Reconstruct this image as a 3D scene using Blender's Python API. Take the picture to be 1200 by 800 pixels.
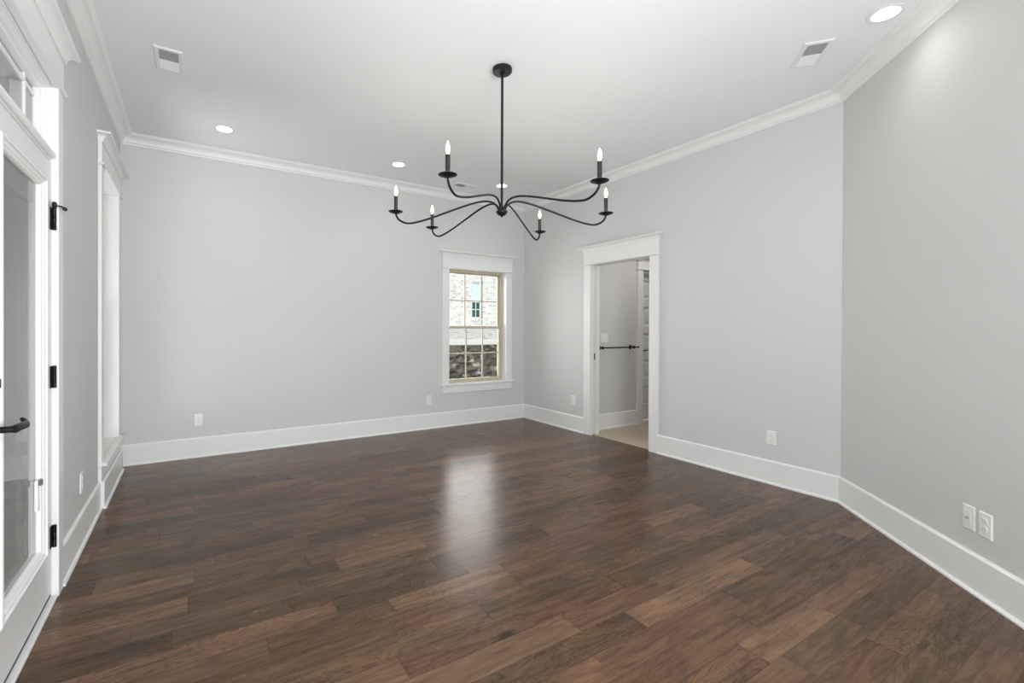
import bpy, bmesh, math, random
from mathutils import Vector, Matrix
random.seed(7)
S = bpy.context.scene
for o in list(bpy.data.objects): bpy.data.objects.remove(o)
C = S.collection
PI = math.pi

# ------------------------------------------------------------------ camera
CAM_H, YAW, PITCH, ROLL = 1.25, 0.54312, -0.00459, 0.00369
FPX, CX, CY = 537.83, 548.32, 387.07
F = Vector((math.sin(YAW)*math.cos(PITCH), math.cos(YAW)*math.cos(PITCH), math.sin(PITCH)))
R0 = Vector((math.cos(YAW), -math.sin(YAW), 0)); U0 = R0.cross(F)
R = R0*math.cos(ROLL) + U0*math.sin(ROLL); U = -R0*math.sin(ROLL) + U0*math.cos(ROLL)
cam = bpy.data.cameras.new('camera'); co = bpy.data.objects.new('camera', cam); C.objects.link(co)
co.matrix_world = Matrix(((R.x, U.x, -F.x, 0), (R.y, U.y, -F.y, 0), (R.z, U.z, -F.z, CAM_H), (0, 0, 0, 1)))
cam.sensor_fit = 'HORIZONTAL'; cam.sensor_width = 36; cam.lens = FPX/1200*36
cam.shift_x = (600-CX)/1200; cam.shift_y = -(400-CY)/1200
cam.clip_start = 0.02; cam.clip_end = 300
S.camera = co

# ------------------------------------------------------------------ world, lights, exposure
S.view_settings.view_transform = 'Standard'; S.view_settings.look = 'None'
S.view_settings.exposure = 0.06; S.view_settings.gamma = 1.0; S.view_settings.use_curve_mapping = False
W = bpy.data.worlds.new('overcast_sky'); S.world = W; W.use_nodes = True
W.node_tree.nodes['Background'].inputs[0].default_value = (0.93, 0.97, 1.0, 1)
W.node_tree.nodes['Background'].inputs[1].default_value = 1.0

def area(name, loc, target, sx, sy, power, col=(1, 1, 1)):
    l = bpy.data.lights.new(name, 'AREA'); l.shape = 'RECTANGLE'; l.size = sx; l.size_y = sy
    l.energy = power; l.color = col
    o = bpy.data.objects.new(name, l); C.objects.link(o); o.location = loc
    o.rotation_euler = (Vector(target)-Vector(loc)).to_track_quat('-Z', 'Y').to_euler()
    return o
# unseen fill lamps added behind the camera to even out the room,
# plus lamps outside the far and left windows standing in for daylight
COOL = (0.94, 0.975, 1.0)
area('rear_fill', (0.75, -2.95, 1.5), (0.75, 3, 1.5), 2.3, 2.2, 6)  # added fill just inside the rear opening
area('low_fill', (-0.2, -2.4, 1.1), (2.9, 0.5, 0.6), 0.6, 1.2, 26, COOL)  # added fill to lift the angled wall
area('side_fill', (1.6, -2.2, 1.1), (-0.5, 4.2, 1.7), 0.6, 1.5, 30, COOL)  # added fill to brighten the left wall
area('ceiling_fill', (0.75, -1.5, 0.8), (0.1, 0.6, 3.2), 1.6, 1.6, 142, COOL)  # added fill pointing up to brighten the ceiling
area('left_window_fill', (-1.9, 4.2, 0.5), (1.4, 4.1, 2.98), 1.2, 1.4, 52, COOL)  # added lamp outside the window, aimed up to brighten the far ceiling
fwd_ = area('far_window_daylight', (3.26, 5.45, 1.3), (3.2, 3, 1.2), 0.85, 1.4, 19)
fwd_.data.spread = math.radians(105)
sun = bpy.data.lights.new('hazy_sun', 'SUN'); sun.energy = 2.2; sun.angle = math.radians(12)
so = bpy.data.objects.new('hazy_sun', sun); C.objects.link(so); so.location = (0, -10, 20)
so.rotation_euler = Vector((0.35, 0.75, -0.75)).to_track_quat('-Z', 'Y').to_euler()

# ------------------------------------------------------------------ dimensions (metres, fitted to the photograph)
XL, YF, XR, YC, HC = -0.543, 5.132, 4.027, 1.443, 2.978
CRB = 2.8905          # underside of the crown on the wall
BH = 0.19             # baseboard height
YB = -3.0             # rear of the room
D45 = math.sqrt(0.5)

class Frame:          # a wall's own axes: u along it, n into the room, z up
    def __init__(s, o, u, n): s.o, s.u, s.n = Vector(o), Vector(u), Vector(n)
    def __call__(s, u, n, z): return s.o + s.u*u + s.n*n + Vector((0, 0, z))
LEFT = Frame((XL, 0, 0), (0, 1, 0), (1, 0, 0))
FAR = Frame((0, YF, 0), (1, 0, 0), (0, -1, 0))
RIGHT = Frame((XR, 0, 0), (0, 1, 0), (-1, 0, 0))
ANG = Frame((XR, YC, 0), (-D45, -D45, 0), (-D45, D45, 0))
HALLY = 4.03
HALL = Frame((0, HALLY, 0), (1, 0, 0), (0, -1, 0))

# ------------------------------------------------------------------ materials
def nt(name):
    m = bpy.data.materials.new(name); m.use_nodes = True
    t = m.node_tree; b = t.nodes['Principled BSDF']
    return m, t, b
def noise_bump(t, b, scale, strength, dist=0.001):
    n = t.nodes.new('ShaderNodeTexNoise'); n.inputs['Scale'].default_value = scale; n.inputs['Detail'].default_value = 4
    g = t.nodes.new('ShaderNodeNewGeometry'); t.links.new(g.outputs['Position'], n.inputs['Vector'])
    bp = t.nodes.new('ShaderNodeBump'); bp.inputs['Strength'].default_value = strength; bp.inputs['Distance'].default_value = dist
    t.links.new(n.outputs['Fac'], bp.inputs['Height']); t.links.new(bp.outputs['Normal'], b.inputs['Normal'])
def plain(name, col, rough=0.5, metal=0.0, var=0.03, scale=6, bump=0.0, bscale=200, spec=0.5):
    m, t, b = nt(name)
    n = t.nodes.new('ShaderNodeTexNoise'); n.inputs['Scale'].default_value = scale; n.inputs['Detail'].default_value = 3
    g = t.nodes.new('ShaderNodeNewGeometry'); t.links.new(g.outputs['Position'], n.inputs['Vector'])
    r = t.nodes.new('ShaderNodeValToRGB')
    r.color_ramp.elements[0].position = 0.3; r.color_ramp.elements[1].position = 0.7
    r.color_ramp.elements[0].color = tuple(c*(1-var) for c in col)+(1,)
    r.color_ramp.elements[1].color = tuple(min(1, c*(1+var)) for c in col)+(1,)
    t.links.new(n.outputs['Fac'], r.inputs['Fac']); t.links.new(r.outputs['Color'], b.inputs['Base Color'])
    b.inputs['Roughness'].default_value = rough; b.inputs['Metallic'].default_value = metal
    b.inputs['Specular IOR Level'].default_value = spec
    if bump: noise_bump(t, b, bscale, bump)
    return m
def emit(name, col, strength):
    m, t, b = nt(name); b.inputs['Base Color'].default_value = (*col, 1)
    b.inputs['Emission Color'].default_value = (*col, 1); b.inputs['Emission Strength'].default_value = strength
    return m
M_WALL = plain('grey_wall_paint', (0.63, 0.63, 0.625), 0.6, var=0.008, scale=1.5, bump=0.06, bscale=350, spec=0.25)
M_CEIL = plain('ceiling_paint', (0.83, 0.832, 0.835), 0.8, var=0.006, scale=1.5, bump=0.06, bscale=300, spec=0.2)
M_TRIM = plain('white_trim_paint', (0.80, 0.80, 0.792), 0.32, var=0.006, scale=3)
M_DOOR = plain('white_door_paint', (0.74, 0.74, 0.735), 0.34, var=0.006, scale=3)
M_PLATE = plain('white_plastic', (0.82, 0.82, 0.81), 0.3, var=0.005)
M_SLOT = plain('outlet_slot_grey', (0.36, 0.36, 0.36), 0.5)
M_BLACK = plain('matte_black_metal', (0.006, 0.006, 0.006), 0.42, metal=0.0, var=0.1, scale=30, spec=0.3)
M_BRONZE = plain('black_candle_sleeve', (0.035, 0.032, 0.030), 0.28, metal=0.6, var=0.1, scale=40)
M_VINYL = plain('tan_vinyl', (0.56, 0.50, 0.37), 0.4, var=0.02)
M_VENT = plain('white_vent_enamel', (0.78, 0.78, 0.775), 0.4, var=0.005)
M_DARK = plain('vent_duct_shade', (0.42, 0.42, 0.42), 0.7)  # shade inside the duct, painted as a grey backing plate
M_RUBBER = plain('black_sweep_rubber', (0.02, 0.02, 0.02), 0.6)
M_BLIND = plain('beige_blind_slats', (0.72, 0.71, 0.68), 0.5, var=0.04, scale=60)
M_GREYPLASTIC = plain('grey_slider', (0.12, 0.12, 0.12), 0.4)
M_BULB = emit('warm_bulb_glow', (1.0, 0.90, 0.73), 1.45)
M_LED = emit('downlight_glow', (1.0, 0.97, 0.93), 9)

def glass_mat(name, tint=(0.95, 0.955, 0.95), rough=0.0, ior=1.5):
    m = bpy.data.materials.new(name); m.use_nodes = True; t = m.node_tree; t.nodes.clear()
    o = t.nodes.new('ShaderNodeOutputMaterial'); mx = t.nodes.new('ShaderNodeMixShader')
    fr = t.nodes.new('ShaderNodeFresnel'); fr.inputs['IOR'].default_value = ior
    tr = t.nodes.new('ShaderNodeBsdfTransparent'); tr.inputs[0].default_value = (*tint, 1)
    gl = t.nodes.new('ShaderNodeBsdfGlossy'); gl.inputs['Roughness'].default_value = rough
    ge = t.nodes.new('ShaderNodeNewGeometry'); inv = t.nodes.new('ShaderNodeMath'); inv.operation = 'SUBTRACT'; inv.inputs[0].default_value = 1.0
    mu = t.nodes.new('ShaderNodeMath'); mu.operation = 'MULTIPLY'; mu2 = t.nodes.new('ShaderNodeMath'); mu2.operation = 'MULTIPLY'; mu2.inputs[1].default_value = 1.0; mu2.use_clamp = True
    t.links.new(ge.outputs['Backfacing'], inv.inputs[1]); t.links.new(fr.outputs[0], mu.inputs[0]); t.links.new(inv.outputs[0], mu.inputs[1]); t.links.new(mu.outputs[0], mu2.inputs[0])
    t.links.new(mu2.outputs[0], mx.inputs[0]); t.links.new(tr.outputs[0], mx.inputs[1]); t.links.new(gl.outputs[0], mx.inputs[2])
    t.links.new(mx.outputs[0], o.inputs[0]); return m
M_GLASS = glass_mat('clear_window_glass'); M_DGLASS = glass_mat('tinted_door_glass', (0.73, 0.735, 0.73))
def screen_mat():
    m = bpy.data.materials.new('insect_mesh'); m.use_nodes = True; t = m.node_tree; t.nodes.clear()
    o = t.nodes.new('ShaderNodeOutputMaterial'); mx = t.nodes.new('ShaderNodeMixShader'); mx.inputs[0].default_value = 0.14
    tr = t.nodes.new('ShaderNodeBsdfTransparent'); df = t.nodes.new('ShaderNodeBsdfDiffuse'); df.inputs[0].default_value = (0.03, 0.032, 0.03, 1)
    t.links.new(tr.outputs[0], mx.inputs[1]); t.links.new(df.outputs[0], mx.inputs[2]); t.links.new(mx.outputs[0], o.inputs[0]); return m
M_SCREEN = screen_mat()

class NB:             # little node builder for maths-heavy materials
    def __init__(s, t): s.t = t
    def m(s, op, a, b=None, c=None):
        n = s.t.nodes.new('ShaderNodeMath'); n.operation = op
        for i, v in enumerate((a, b, c)):
            if v is None: continue
            if isinstance(v, (int, float)): n.inputs[i].default_value = v
            else: s.t.links.new(v, n.inputs[i])
        return n.outputs[0]
    def vec(s, x, y, z):
        n = s.t.nodes.new('ShaderNodeCombineXYZ')
        for i, v in enumerate((x, y, z)):
            if isinstance(v, (int, float)): n.inputs[i].default_value = v
            else: s.t.links.new(v, n.inputs[i])
        return n.outputs[0]
    def white(s, v):
        n = s.t.nodes.new('ShaderNodeTexWhiteNoise'); n.noise_dimensions = '3D'; s.t.links.new(v, n.inputs['Vector']); return n
    def noise(s, v, scale, detail, rough=0.55, dist=0.0):
        n = s.t.nodes.new('ShaderNodeTexNoise'); n.inputs['Scale'].default_value = scale; n.inputs['Detail'].default_value = detail
        n.inputs['Roughness'].default_value = rough; n.inputs['Distortion'].default_value = dist
        s.t.links.new(v, n.inputs['Vector']); return n.outputs['Fac']
    def sep(s, v):
        n = s.t.nodes.new('ShaderNodeSeparateXYZ'); s.t.links.new(v, n.inputs[0]); return n.outputs
    def ramp(s, fac, stops):
        n = s.t.nodes.new('ShaderNodeValToRGB'); e = n.color_ramp.elements
        while len(e) < len(stops): e.new(0.5)
        for i, (p, c) in enumerate(stops): e[i].position = p; e[i].color = (*c, 1)
        s.t.links.new(fac, n.inputs[0]); return n.outputs[0]
    def mix(s, mode, fac, a, b):
        n = s.t.nodes.new('ShaderNodeMix'); n.data_type = 'RGBA'; n.blend_type = mode
        for i, v in ((0, fac), (6, a), (7, b)):
            if isinstance(v, (int, float)): n.inputs[i].default_value = v
            elif isinstance(v, tuple): n.inputs[i].default_value = (*v, 1)
            else: s.t.links.new(v, n.inputs[i])
        return n.outputs[2]
    def smooth(s, v, lo, hi, a=0.0, b=1.0):
        n = s.t.nodes.new('ShaderNodeMapRange'); n.interpolation_type = 'SMOOTHSTEP'
        s.t.links.new(v, n.inputs[0])
        for i, x in enumerate((lo, hi, a, b)): n.inputs[i+1].default_value = x
        return n.outputs[0]

def wood_floor():
    m, t, b = nt('hickory_plank_floor'); n = NB(t)
    g = t.nodes.new('ShaderNodeNewGeometry'); x, y, z = n.sep(g.outputs['Position'])
    PW = 0.124
    v = n.m('DIVIDE', n.m('SUBTRACT', y, 1.745-PW*60), PW)
    row = n.m('FLOOR', v); fy = n.m('FRACT', v)
    rw = n.white(n.vec(row, 3.7, 1.1)); r1, r2, r3 = n.sep(rw.outputs['Color'])
    ln = n.m('MULTIPLY_ADD', r1, 0.55, 0.55)
    xs = n.m('MULTIPLY_ADD', r2, 13.0, n.m('DIVIDE', x, ln))
    xs = n.m('ADD', xs, n.m('MULTIPLY', n.m('SINE', n.m('MULTIPLY_ADD', x, 2.6, n.m('MULTIPLY', r3, 40.0))), 0.26))
    col = n.m('FLOOR', xs); fx = n.m('FRACT', xs)
    idn = n.white(n.vec(row, col, 0.5)); i1, i2, i3 = n.sep(idn.outputs['Color'])
    # plank tone
    base = n.ramp(i1, [(0.0, (0.080, 0.050, 0.029)), (0.2, (0.104, 0.064, 0.037)), (0.4, (0.126, 0.069, 0.043)), (0.6, (0.112, 0.072, 0.043)), (0.85, (0.148, 0.084, 0.051)), (1.0, (0.178, 0.108, 0.064))])
    off = n.m('MULTIPLY', i2, 57.0)
    gv = n.vec(n.m('MULTIPLY_ADD', x, 1.3, off), n.m('MULTIPLY', y, 17.0), n.m('MULTIPLY', i3, 31.0))
    fine = n.noise(gv, 2.4, 6, 0.58, 1.1)
    gv2 = n.vec(n.m('MULTIPLY_ADD', x, 1.5, off), n.m('MULTIPLY', y, 6.0), n.m('MULTIPLY', i3, 17.0))
    broad = n.noise(gv2, 1.7, 4, 0.55, 1.6)
    # cathedral rings: contour lines of the broad field
    rings = n.m('SINE', n.m('MULTIPLY', broad, 74.0))
    rings = n.m('MULTIPLY_ADD', rings, 0.5, 0.5)
    c = n.mix('MULTIPLY', 1.0, base, n.ramp(fine, [(0.25, (0.55, 0.53, 0.52)), (0.5, (1.0, 1.0, 1.0)), (0.75, (1.38, 1.36, 1.32))]))
    c = n.mix('MULTIPLY', 0.8, c, n.ramp(broad, [(0.25, (0.62, 0.62, 0.64)), (0.5, (1, 1, 1)), (0.75, (1.32, 1.25, 1.18))]))
    c = n.mix('MULTIPLY', n.m('MULTIPLY_ADD', i3, 0.75, 0.1), c, n.ramp(rings, [(0.0, (0.60, 0.58, 0.57)), (0.45, (1, 1, 1)), (1.0, (1.08, 1.07, 1.05))]))
    # dark knots and smoky mineral patches
    kv = n.vec(n.m('MULTIPLY_ADD', x, 1.0, off), n.m('MULTIPLY', y, 2.4), i3)
    kn = t.nodes.new('ShaderNodeTexVoronoi'); kn.inputs['Scale'].default_value = 2.1; t.links.new(kv, kn.inputs['Vector'])
    kd = n.m('ADD', kn.outputs['Distance'], n.m('MULTIPLY', n.m('SUBTRACT', fine, 0.5), 0.16))
    km = n.m('MULTIPLY', n.smooth(kd, 0.02, 0.16, 1.0, 0.0), n.smooth(i2, 0.30, 0.40))
    c = n.mix('MIX', n.m('MULTIPLY', km, 0.75), c, (0.022, 0.016, 0.012))
    mot = n.noise(g.outputs['Position'], 1.3, 3, 0.5)
    c = n.mix('MULTIPLY', 0.5, c, n.ramp(mot, [(0.3, (0.85, 0.86, 0.88)), (0.7, (1.12, 1.1, 1.08))]))
    # seams
    ey = n.m('MULTIPLY', n.m('MINIMUM', fy, n.m('SUBTRACT', 1.0, fy)), PW)
    ex = n.m('MULTIPLY', n.m('MINIMUM', fx, n.m('SUBTRACT', 1.0, fx)), ln)
    seam = n.m('MAXIMUM', n.smooth(ey, 0.0004, 0.0016, 0.75, 0.0), n.smooth(ex, 0.0006, 0.0026, 1.0, 0.0))
    c = n.mix('MIX', n.m('MULTIPLY', seam, 0.7), c, (0.020, 0.014, 0.011))
    t.links.new(c, b.inputs['Base Color'])
    rg = n.m('MULTIPLY_ADD', broad, 0.10, 0.20)
    t.links.new(rg, b.inputs['Roughness'])
    b.inputs['Specular IOR Level'].default_value = 0.2; b.inputs['Specular Tint'].default_value = (1.0, 0.91, 0.83, 1)
    h = n.m('ADD', n.m('MULTIPLY', fine, 0.05), n.m('MULTIPLY', seam, -0.8))
    wav = n.noise(n.vec(n.m('MULTIPLY', x, 1.5), n.m('MULTIPLY', y, 8.0), i1), 2.0, 2)
    h = n.m('ADD', h, n.m('MULTIPLY', wav, 1.2))
    bp = t.nodes.new('ShaderNodeBump'); bp.inputs['Strength'].default_value = 0.3; bp.inputs['Distance'].default_value = 0.0010
    t.links.new(h, bp.inputs['Height']); t.links.new(bp.outputs['Normal'], b.inputs['Normal'])
    return m
M_WOOD = wood_floor()

def tile_floor():
    m, t, b = nt('beige_tile'); n = NB(t)
    g = t.nodes.new('ShaderNodeNewGeometry')
    br = t.nodes.new('ShaderNodeTexBrick'); br.offset = 0.5
    br.inputs['Color1'].default_value = (0.50, 0.405, 0.285, 1); br.inputs['Color2'].default_value = (0.53, 0.43, 0.31, 1)
    br.inputs['Mortar'].default_value = (0.46, 0.38, 0.28, 1); br.inputs['Scale'].default_value = 1.0
    br.inputs['Mortar Size'].default_value = 0.003; br.inputs['Brick Width'].default_value = 0.6; br.inputs['Row Height'].default_value = 0.3
    t.links.new(g.outputs['Position'], br.inputs['Vector'])
    mot = n.noise(g.outputs['Position'], 5, 5)
    c = n.mix('MULTIPLY', 0.6, br.outputs['Color'], n.ramp(mot, [(0.3, (0.88, 0.88, 0.88)), (0.7, (1.1, 1.1, 1.1))]))
    t.links.new(c, b.inputs['Base Color']); b.inputs['Roughness'].default_value = 0.35
    return m
def brick_mat():
    m, t, b = nt('whitewashed_brick'); n = NB(t)
    g = t.nodes.new('ShaderNodeNewGeometry'); x, y, z = n.sep(g.outputs['Position'])
    v = n.vec(n.m('ADD', x, y), z, 0.0)
    br = t.nodes.new('ShaderNodeTexBrick')
    br.inputs['Color1'].default_value = (0.70, 0.69, 0.67, 1); br.inputs['Color2'].default_value = (0.48, 0.46, 0.45, 1)
    br.inputs['Mortar'].default_value = (0.72, 0.72, 0.71, 1); br.inputs['Scale'].default_value = 1.0
    br.inputs['Mortar Size'].default_value = 0.010; br.inputs['Brick Width'].default_value = 0.21; br.inputs['Row Height'].default_value = 0.076
    br.inputs['Bias'].default_value = -0.55
    t.links.new(v, br.inputs['Vector'])
    cell = n.white(n.vec(n.m('FLOOR', n.m('DIVIDE', n.m('ADD', x, y), 0.105)), n.m('FLOOR', n.m('DIVIDE', z, 0.076)), 2.0))
    dark = n.smooth(cell.outputs['Value'], 0.55, 1.0)
    c = n.mix('MIX', n.m('MULTIPLY', n.m('MULTIPLY', dark, n.m('SUBTRACT', 1.0, br.outputs['Fac'])), 0.6), br.outputs['Color'], (0.30, 0.27, 0.27))
    t.links.new(c, b.inputs['Base Color']); b.inputs['Roughness'].default_value = 0.9
    return m
def stone_mat():
    m, t, b = nt('dark_mottled_stone'); n = NB(t)
    g = t.nodes.new('ShaderNodeNewGeometry')
    vo = t.nodes.new('ShaderNodeTexVoronoi'); vo.inputs['Scale'].default_value = 8.0; t.links.new(g.outputs['Position'], vo.inputs['Vector'])
    s1 = n.sep(vo.outputs['Color'])[0]
    ns = n.noise(g.outputs['Position'], 9, 6)
    c = n.ramp(s1, [(0.0, (0.11, 0.10, 0.072)), (0.6, (0.17, 0.16, 0.12)), (0.85, (0.24, 0.23, 0.18)), (1.0, (0.62, 0.60, 0.52))])
    c = n.mix('MULTIPLY', 0.9, c, n.ramp(ns, [(0.3, (0.45, 0.45, 0.42)), (0.5, (1, 1, 1)), (0.72, (1.7, 1.7, 1.6))]))
    t.links.new(c, b.inputs['Base Color']); b.inputs['Roughness'].default_value = 0.9
    return m
M_TILE, M_BRICK, M_STONE = tile_floor(), brick_mat(), stone_mat()
M_SOIL = plain('pale_sandy_soil', (0.90, 0.91, 0.85), 0.9, var=0.08, scale=3)
M_CONC = plain('patio_concrete', (0.15, 0.145, 0.14), 0.8, var=0.06, scale=4)
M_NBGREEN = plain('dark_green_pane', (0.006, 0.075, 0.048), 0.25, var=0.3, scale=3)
M_NBSKY = plain('sky_reflection_pane', (0.62, 0.80, 0.86), 0.15, var=0.05, scale=3)  # sky reflection put into the pane colour
M_BACKDROP = plain('grey_backdrop', (0.42, 0.42, 0.41), 0.8, var=0.04, scale=2)  # for the added wall behind the door glass
M_ROOF = plain('grey_shingle', (0.16, 0.15, 0.15), 0.9, var=0.2, scale=20)

# ------------------------------------------------------------------ mesh helpers
WLOC = {}
def tag(o, label, cat, group=None, kind=None):
    o['label'] = label; o['category'] = cat
    if group: o['group'] = group
    if kind: o['kind'] = kind
    return o
def thing(name, loc, label, cat, group=None, kind=None):
    o = bpy.data.objects.new(name, None); C.objects.link(o); o.location = loc; o.empty_display_size = 0.05
    WLOC[o] = Vector(loc); return tag(o, label, cat, group, kind)
def obj(name, bm, mat, parent=None, smooth=False, label=None, autosmooth=None):
    """link a bmesh built in world coordinates as ONE object, its origin at the base of the mesh"""
    bmesh.ops.recalc_face_normals(bm, faces=bm.faces)
    lo = Vector((min(v.co.x for v in bm.verts), min(v.co.y for v in bm.verts), min(v.co.z for v in bm.verts)))
    hi = Vector((max(v.co.x for v in bm.verts), max(v.co.y for v in bm.verts), max(v.co.z for v in bm.verts)))
    base = Vector(((lo.x+hi.x)/2, (lo.y+hi.y)/2, lo.z))
    for v in bm.verts: v.co -= base
    me = bpy.data.meshes.new(name); 
    if smooth:
        for f in bm.faces: f.smooth = True
    bm.to_mesh(me); bm.free(); me.materials.append(mat)
    if autosmooth: me.set_sharp_from_angle(angle=math.radians(autosmooth))
    o = bpy.data.objects.new(name, me); C.objects.link(o); WLOC[o] = base
    if parent: o.parent = parent; o.location = base - WLOC[parent]
    else: o.location = base
    if label: o['label'] = label
    return o
def BM(): return bmesh.new()
def hexa(bm, pts, bevel=0.0):
    vs = [bm.verts.new(p) for p in pts]
    fs = [bm.faces.new([vs[i] for i in q]) for q in ((0, 1, 2, 3), (4, 5, 6, 7), (0, 1, 5, 4), (1, 2, 6, 5), (2, 3, 7, 6), (3, 0, 4, 7))]
    if bevel:
        bmesh.ops.recalc_face_normals(bm, faces=fs)
        es = list({e for f in fs for e in f.edges})
        bmesh.ops.bevel(bm, geom=es, offset=bevel, segments=2, affect='EDGES', profile=0.5)
def fbox(bm, fr, u0, u1, n0, n1, z0, z1, bevel=0.0):
    hexa(bm, [fr(u, n, z) for z in (z0, z1) for u, n in ((u0, n0), (u1, n0), (u1, n1), (u0, n1))], bevel)
WORLD = Frame((0, 0, 0), (1, 0, 0), (0, 1, 0))
def box(bm, x0, x1, y0, y1, z0, z1, bevel=0.0): fbox(bm, WORLD, x0, x1, y0, y1, z0, z1, bevel)
def loft(bm, rings, closed_ring=True, cap=True, loop=False):
    V = [[bm.verts.new(p) for p in r] for r in rings]
    m = len(V[0])
    for a, b in list(zip(V, V[1:])) + ([(V[-1], V[0])] if loop else []):
        for i in range(m if closed_ring else m-1):
            j = (i+1) % m
            bm.faces.new((a[i], a[j], b[j], b[i]))
    if cap and not loop and closed_ring:
        bm.faces.new(V[0]); bm.faces.new(V[-1])
def lathe(bm, prof, c, axis='Z', seg=28, fr=None):
    c = Vector(c); rings = []
    if axis == 'Z': e1, e2, e3 = Vector((1, 0, 0)), Vector((0, 1, 0)), Vector((0, 0, 1))
    else:
        e3 = Vector(axis).normalized(); e1 = e3.orthogonal().normalized(); e2 = e3.cross(e1)
    for r, h in prof:
        r = max(r, 0.0004)
        rings.append([c + e3*h + (e1*math.cos(a)+e2*math.sin(a))*r for a in [2*PI*k/seg for k in range(seg)]])
    loft(bm, rings)
def tube(bm, pts, r, seg=12):
    pts = [Vector(p) for p in pts]; rings = []
    t0 = (pts[1]-pts[0]).normalized(); nrm = t0.orthogonal().normalized()
    for i, p in enumerate(pts):
        t = (pts[min(i+1, len(pts)-1)] - pts[max(i-1, 0)]).normalized()
        nrm = (nrm - t*nrm.dot(t)).normalized(); b = t.cross(nrm)
        rr = r[i] if isinstance(r, (list, tuple)) else r
        rings.append([p + (nrm*math.cos(a)+b*math.sin(a))*rr for a in [2*PI*k/seg for k in range(seg)]])
    loft(bm, rings)
def catmull(P, n=8):
    P = [Vector(p) for p in P]; Q = [2*P[0]-P[1]] + P + [2*P[-1]-P[-2]]; out = []
    for i in range(1, len(Q)-2):
        a, b, c, d = Q[i-1:i+3]
        for k in range(n):
            s = k/n
            out.append(0.5*((2*b)+(c-a)*s+(2*a-5*b+4*c-d)*s*s+(3*b-a-3*c+d)*s**3))
    out.append(P[-1]); return out
def wall(name, fr, u0, u1, th, z1, holes, label, z0=-0.05):
    """a wall slab behind plane n=0 with rectangular holes (a,b,c,d)"""
    us = sorted({u0, u1, *[h[0] for h in holes], *[h[1] for h in holes]}); zs = sorted({z0, z1, *[h[2] for h in holes], *[h[3] for h in holes]})
    solid = lambda u, z: u0 < u < u1 and z0 < z < z1 and not any(h[0] < u < h[1] and h[2] < z < h[3] for h in holes)
    bm = BM(); cache = {}
    def vert(u, n, z):
        k = (round(u, 5), n, round(z, 5))
        if k not in cache: cache[k] = bm.verts.new(fr(u, n, z))
        return cache[k]
    for i in range(len(us)-1):
        for j in range(len(zs)-1):
            a, b, c, d = us[i], us[i+1], zs[j], zs[j+1]
            if not solid((a+b)/2, (c+d)/2): continue
            for n in (0.0, -th): bm.faces.new([vert(a, n, c), vert(b, n, c), vert(b, n, d), vert(a, n, d)])
            for du, dz, e in ((-1, 0, (a, c, a, d)), (1, 0, (b, c, b, d)), (0, -1, (a, c, b, c)), (0, 1, (a, d, b, d))):
                uu = a-1e-3 if du < 0 else b+1e-3 if du > 0 else (a+b)/2
                zz = c-1e-3 if dz < 0 else d+1e-3 if dz > 0 else (c+d)/2
                if not solid(uu, zz):
                    bm.faces.new([vert(e[0], 0.0, e[1]), vert(e[2], 0.0, e[3]), vert(e[2], -th, e[3]), vert(e[0], -th, e[1])])
    return tag(obj(name, bm, M_WALL), label, 'wall', kind='structure')

# ------------------------------------------------------------------ THE SETTING: floor, ceiling, walls
TW, TI = 0.18, 0.12
# opening data
LD0, LD1, LDH = 1.965, 2.797, 2.35             # french door + transom (left wall, u = y)
LW0, LW1, LWS, LWH = 4.085, 4.878, 0.318, 2.36  # tall window (left wall)
FW0, FW1, FWS, FWH = 2.812, 3.700, 0.540, 2.012  # window (far wall, u = x)
RD0, RD1, RDH = 3.058, 3.868, 1.995            # doorway (right wall, u = y)
J = 0.02                                        # jamb board thickness
XE, YE = XR-2.1, YC-2.1                         # where the angled wall ends, behind the camera
bm = BM()
poly = [(XL-0.12, YB-0.1), (XE+0.02, YB-0.1), (XE+0.02, YE-0.02), (XR+0.03, YC-0.02), (XR+0.03, 3.0), (XR+0.045, 3.0), (XR+0.045, 3.9), (XR+0.03, 3.9), (XR+0.03, YF+0.05), (XL-0.02, YF+0.05), (XL-0.02, LD1+0.02), (XL-0.12, LD1+0.02)]
poly = [(XL-0.02, YB-0.1), (XE+0.02, YB-0.1), (XE+0.02, YE-0.03), (XR+0.042, YC-0.02), (XR+0.042, YF+0.05), (XL-0.02, YF+0.05)]
loft(bm, [[Vector((x, y, z)) for x, y in poly] for z in (-0.06, 0.0)])
tag(obj('floor', bm, M_WOOD), 'dark brown wide plank hardwood floor of the empty room', 'floor', kind='structure')
bm = BM()
poly = [(XL-TW, YB-0.1), (XE+0.1, YB-0.1), (XE+0.1, YE-0.05), (XR+0.1, YC-0.05), (XR+0.1, YF+TW), (XL-TW, YF+TW)]
loft(bm, [[Vector((x, y, z)) for x, y in poly] for z in (HC, HC+0.12)])
tag(obj('ceiling', bm, M_CEIL), 'smooth white painted ceiling of the large room', 'ceiling', kind='structure')
wall('wall_left', LEFT, YB-0.1, YF+TW, TW, HC, [(LD0-J, LD1+J, -0.06, LDH+J), (LW0-J, LW1+J, LWS-0.03, LWH+J)], 'light grey left wall with glass door and tall window')
wall('wall_far', FAR, XL, XR, TW, HC, [(FW0-J, FW1+J, FWS-0.03, FWH+J)], 'light grey far wall with one small window')
wall('wall_right', RIGHT, YC, YF+TW, TI, HC, [(RD0-J, RD1+J, -0.06, RDH+J)], 'light grey right wall with cased doorway')
wall('wall_angled', ANG, 0, 2.1/D45, TI, HC, [], 'light grey angled wall at the right edge of the picture')
REAR = Frame((0, YB, 0), (1, 0, 0), (0, 1, 0))
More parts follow.
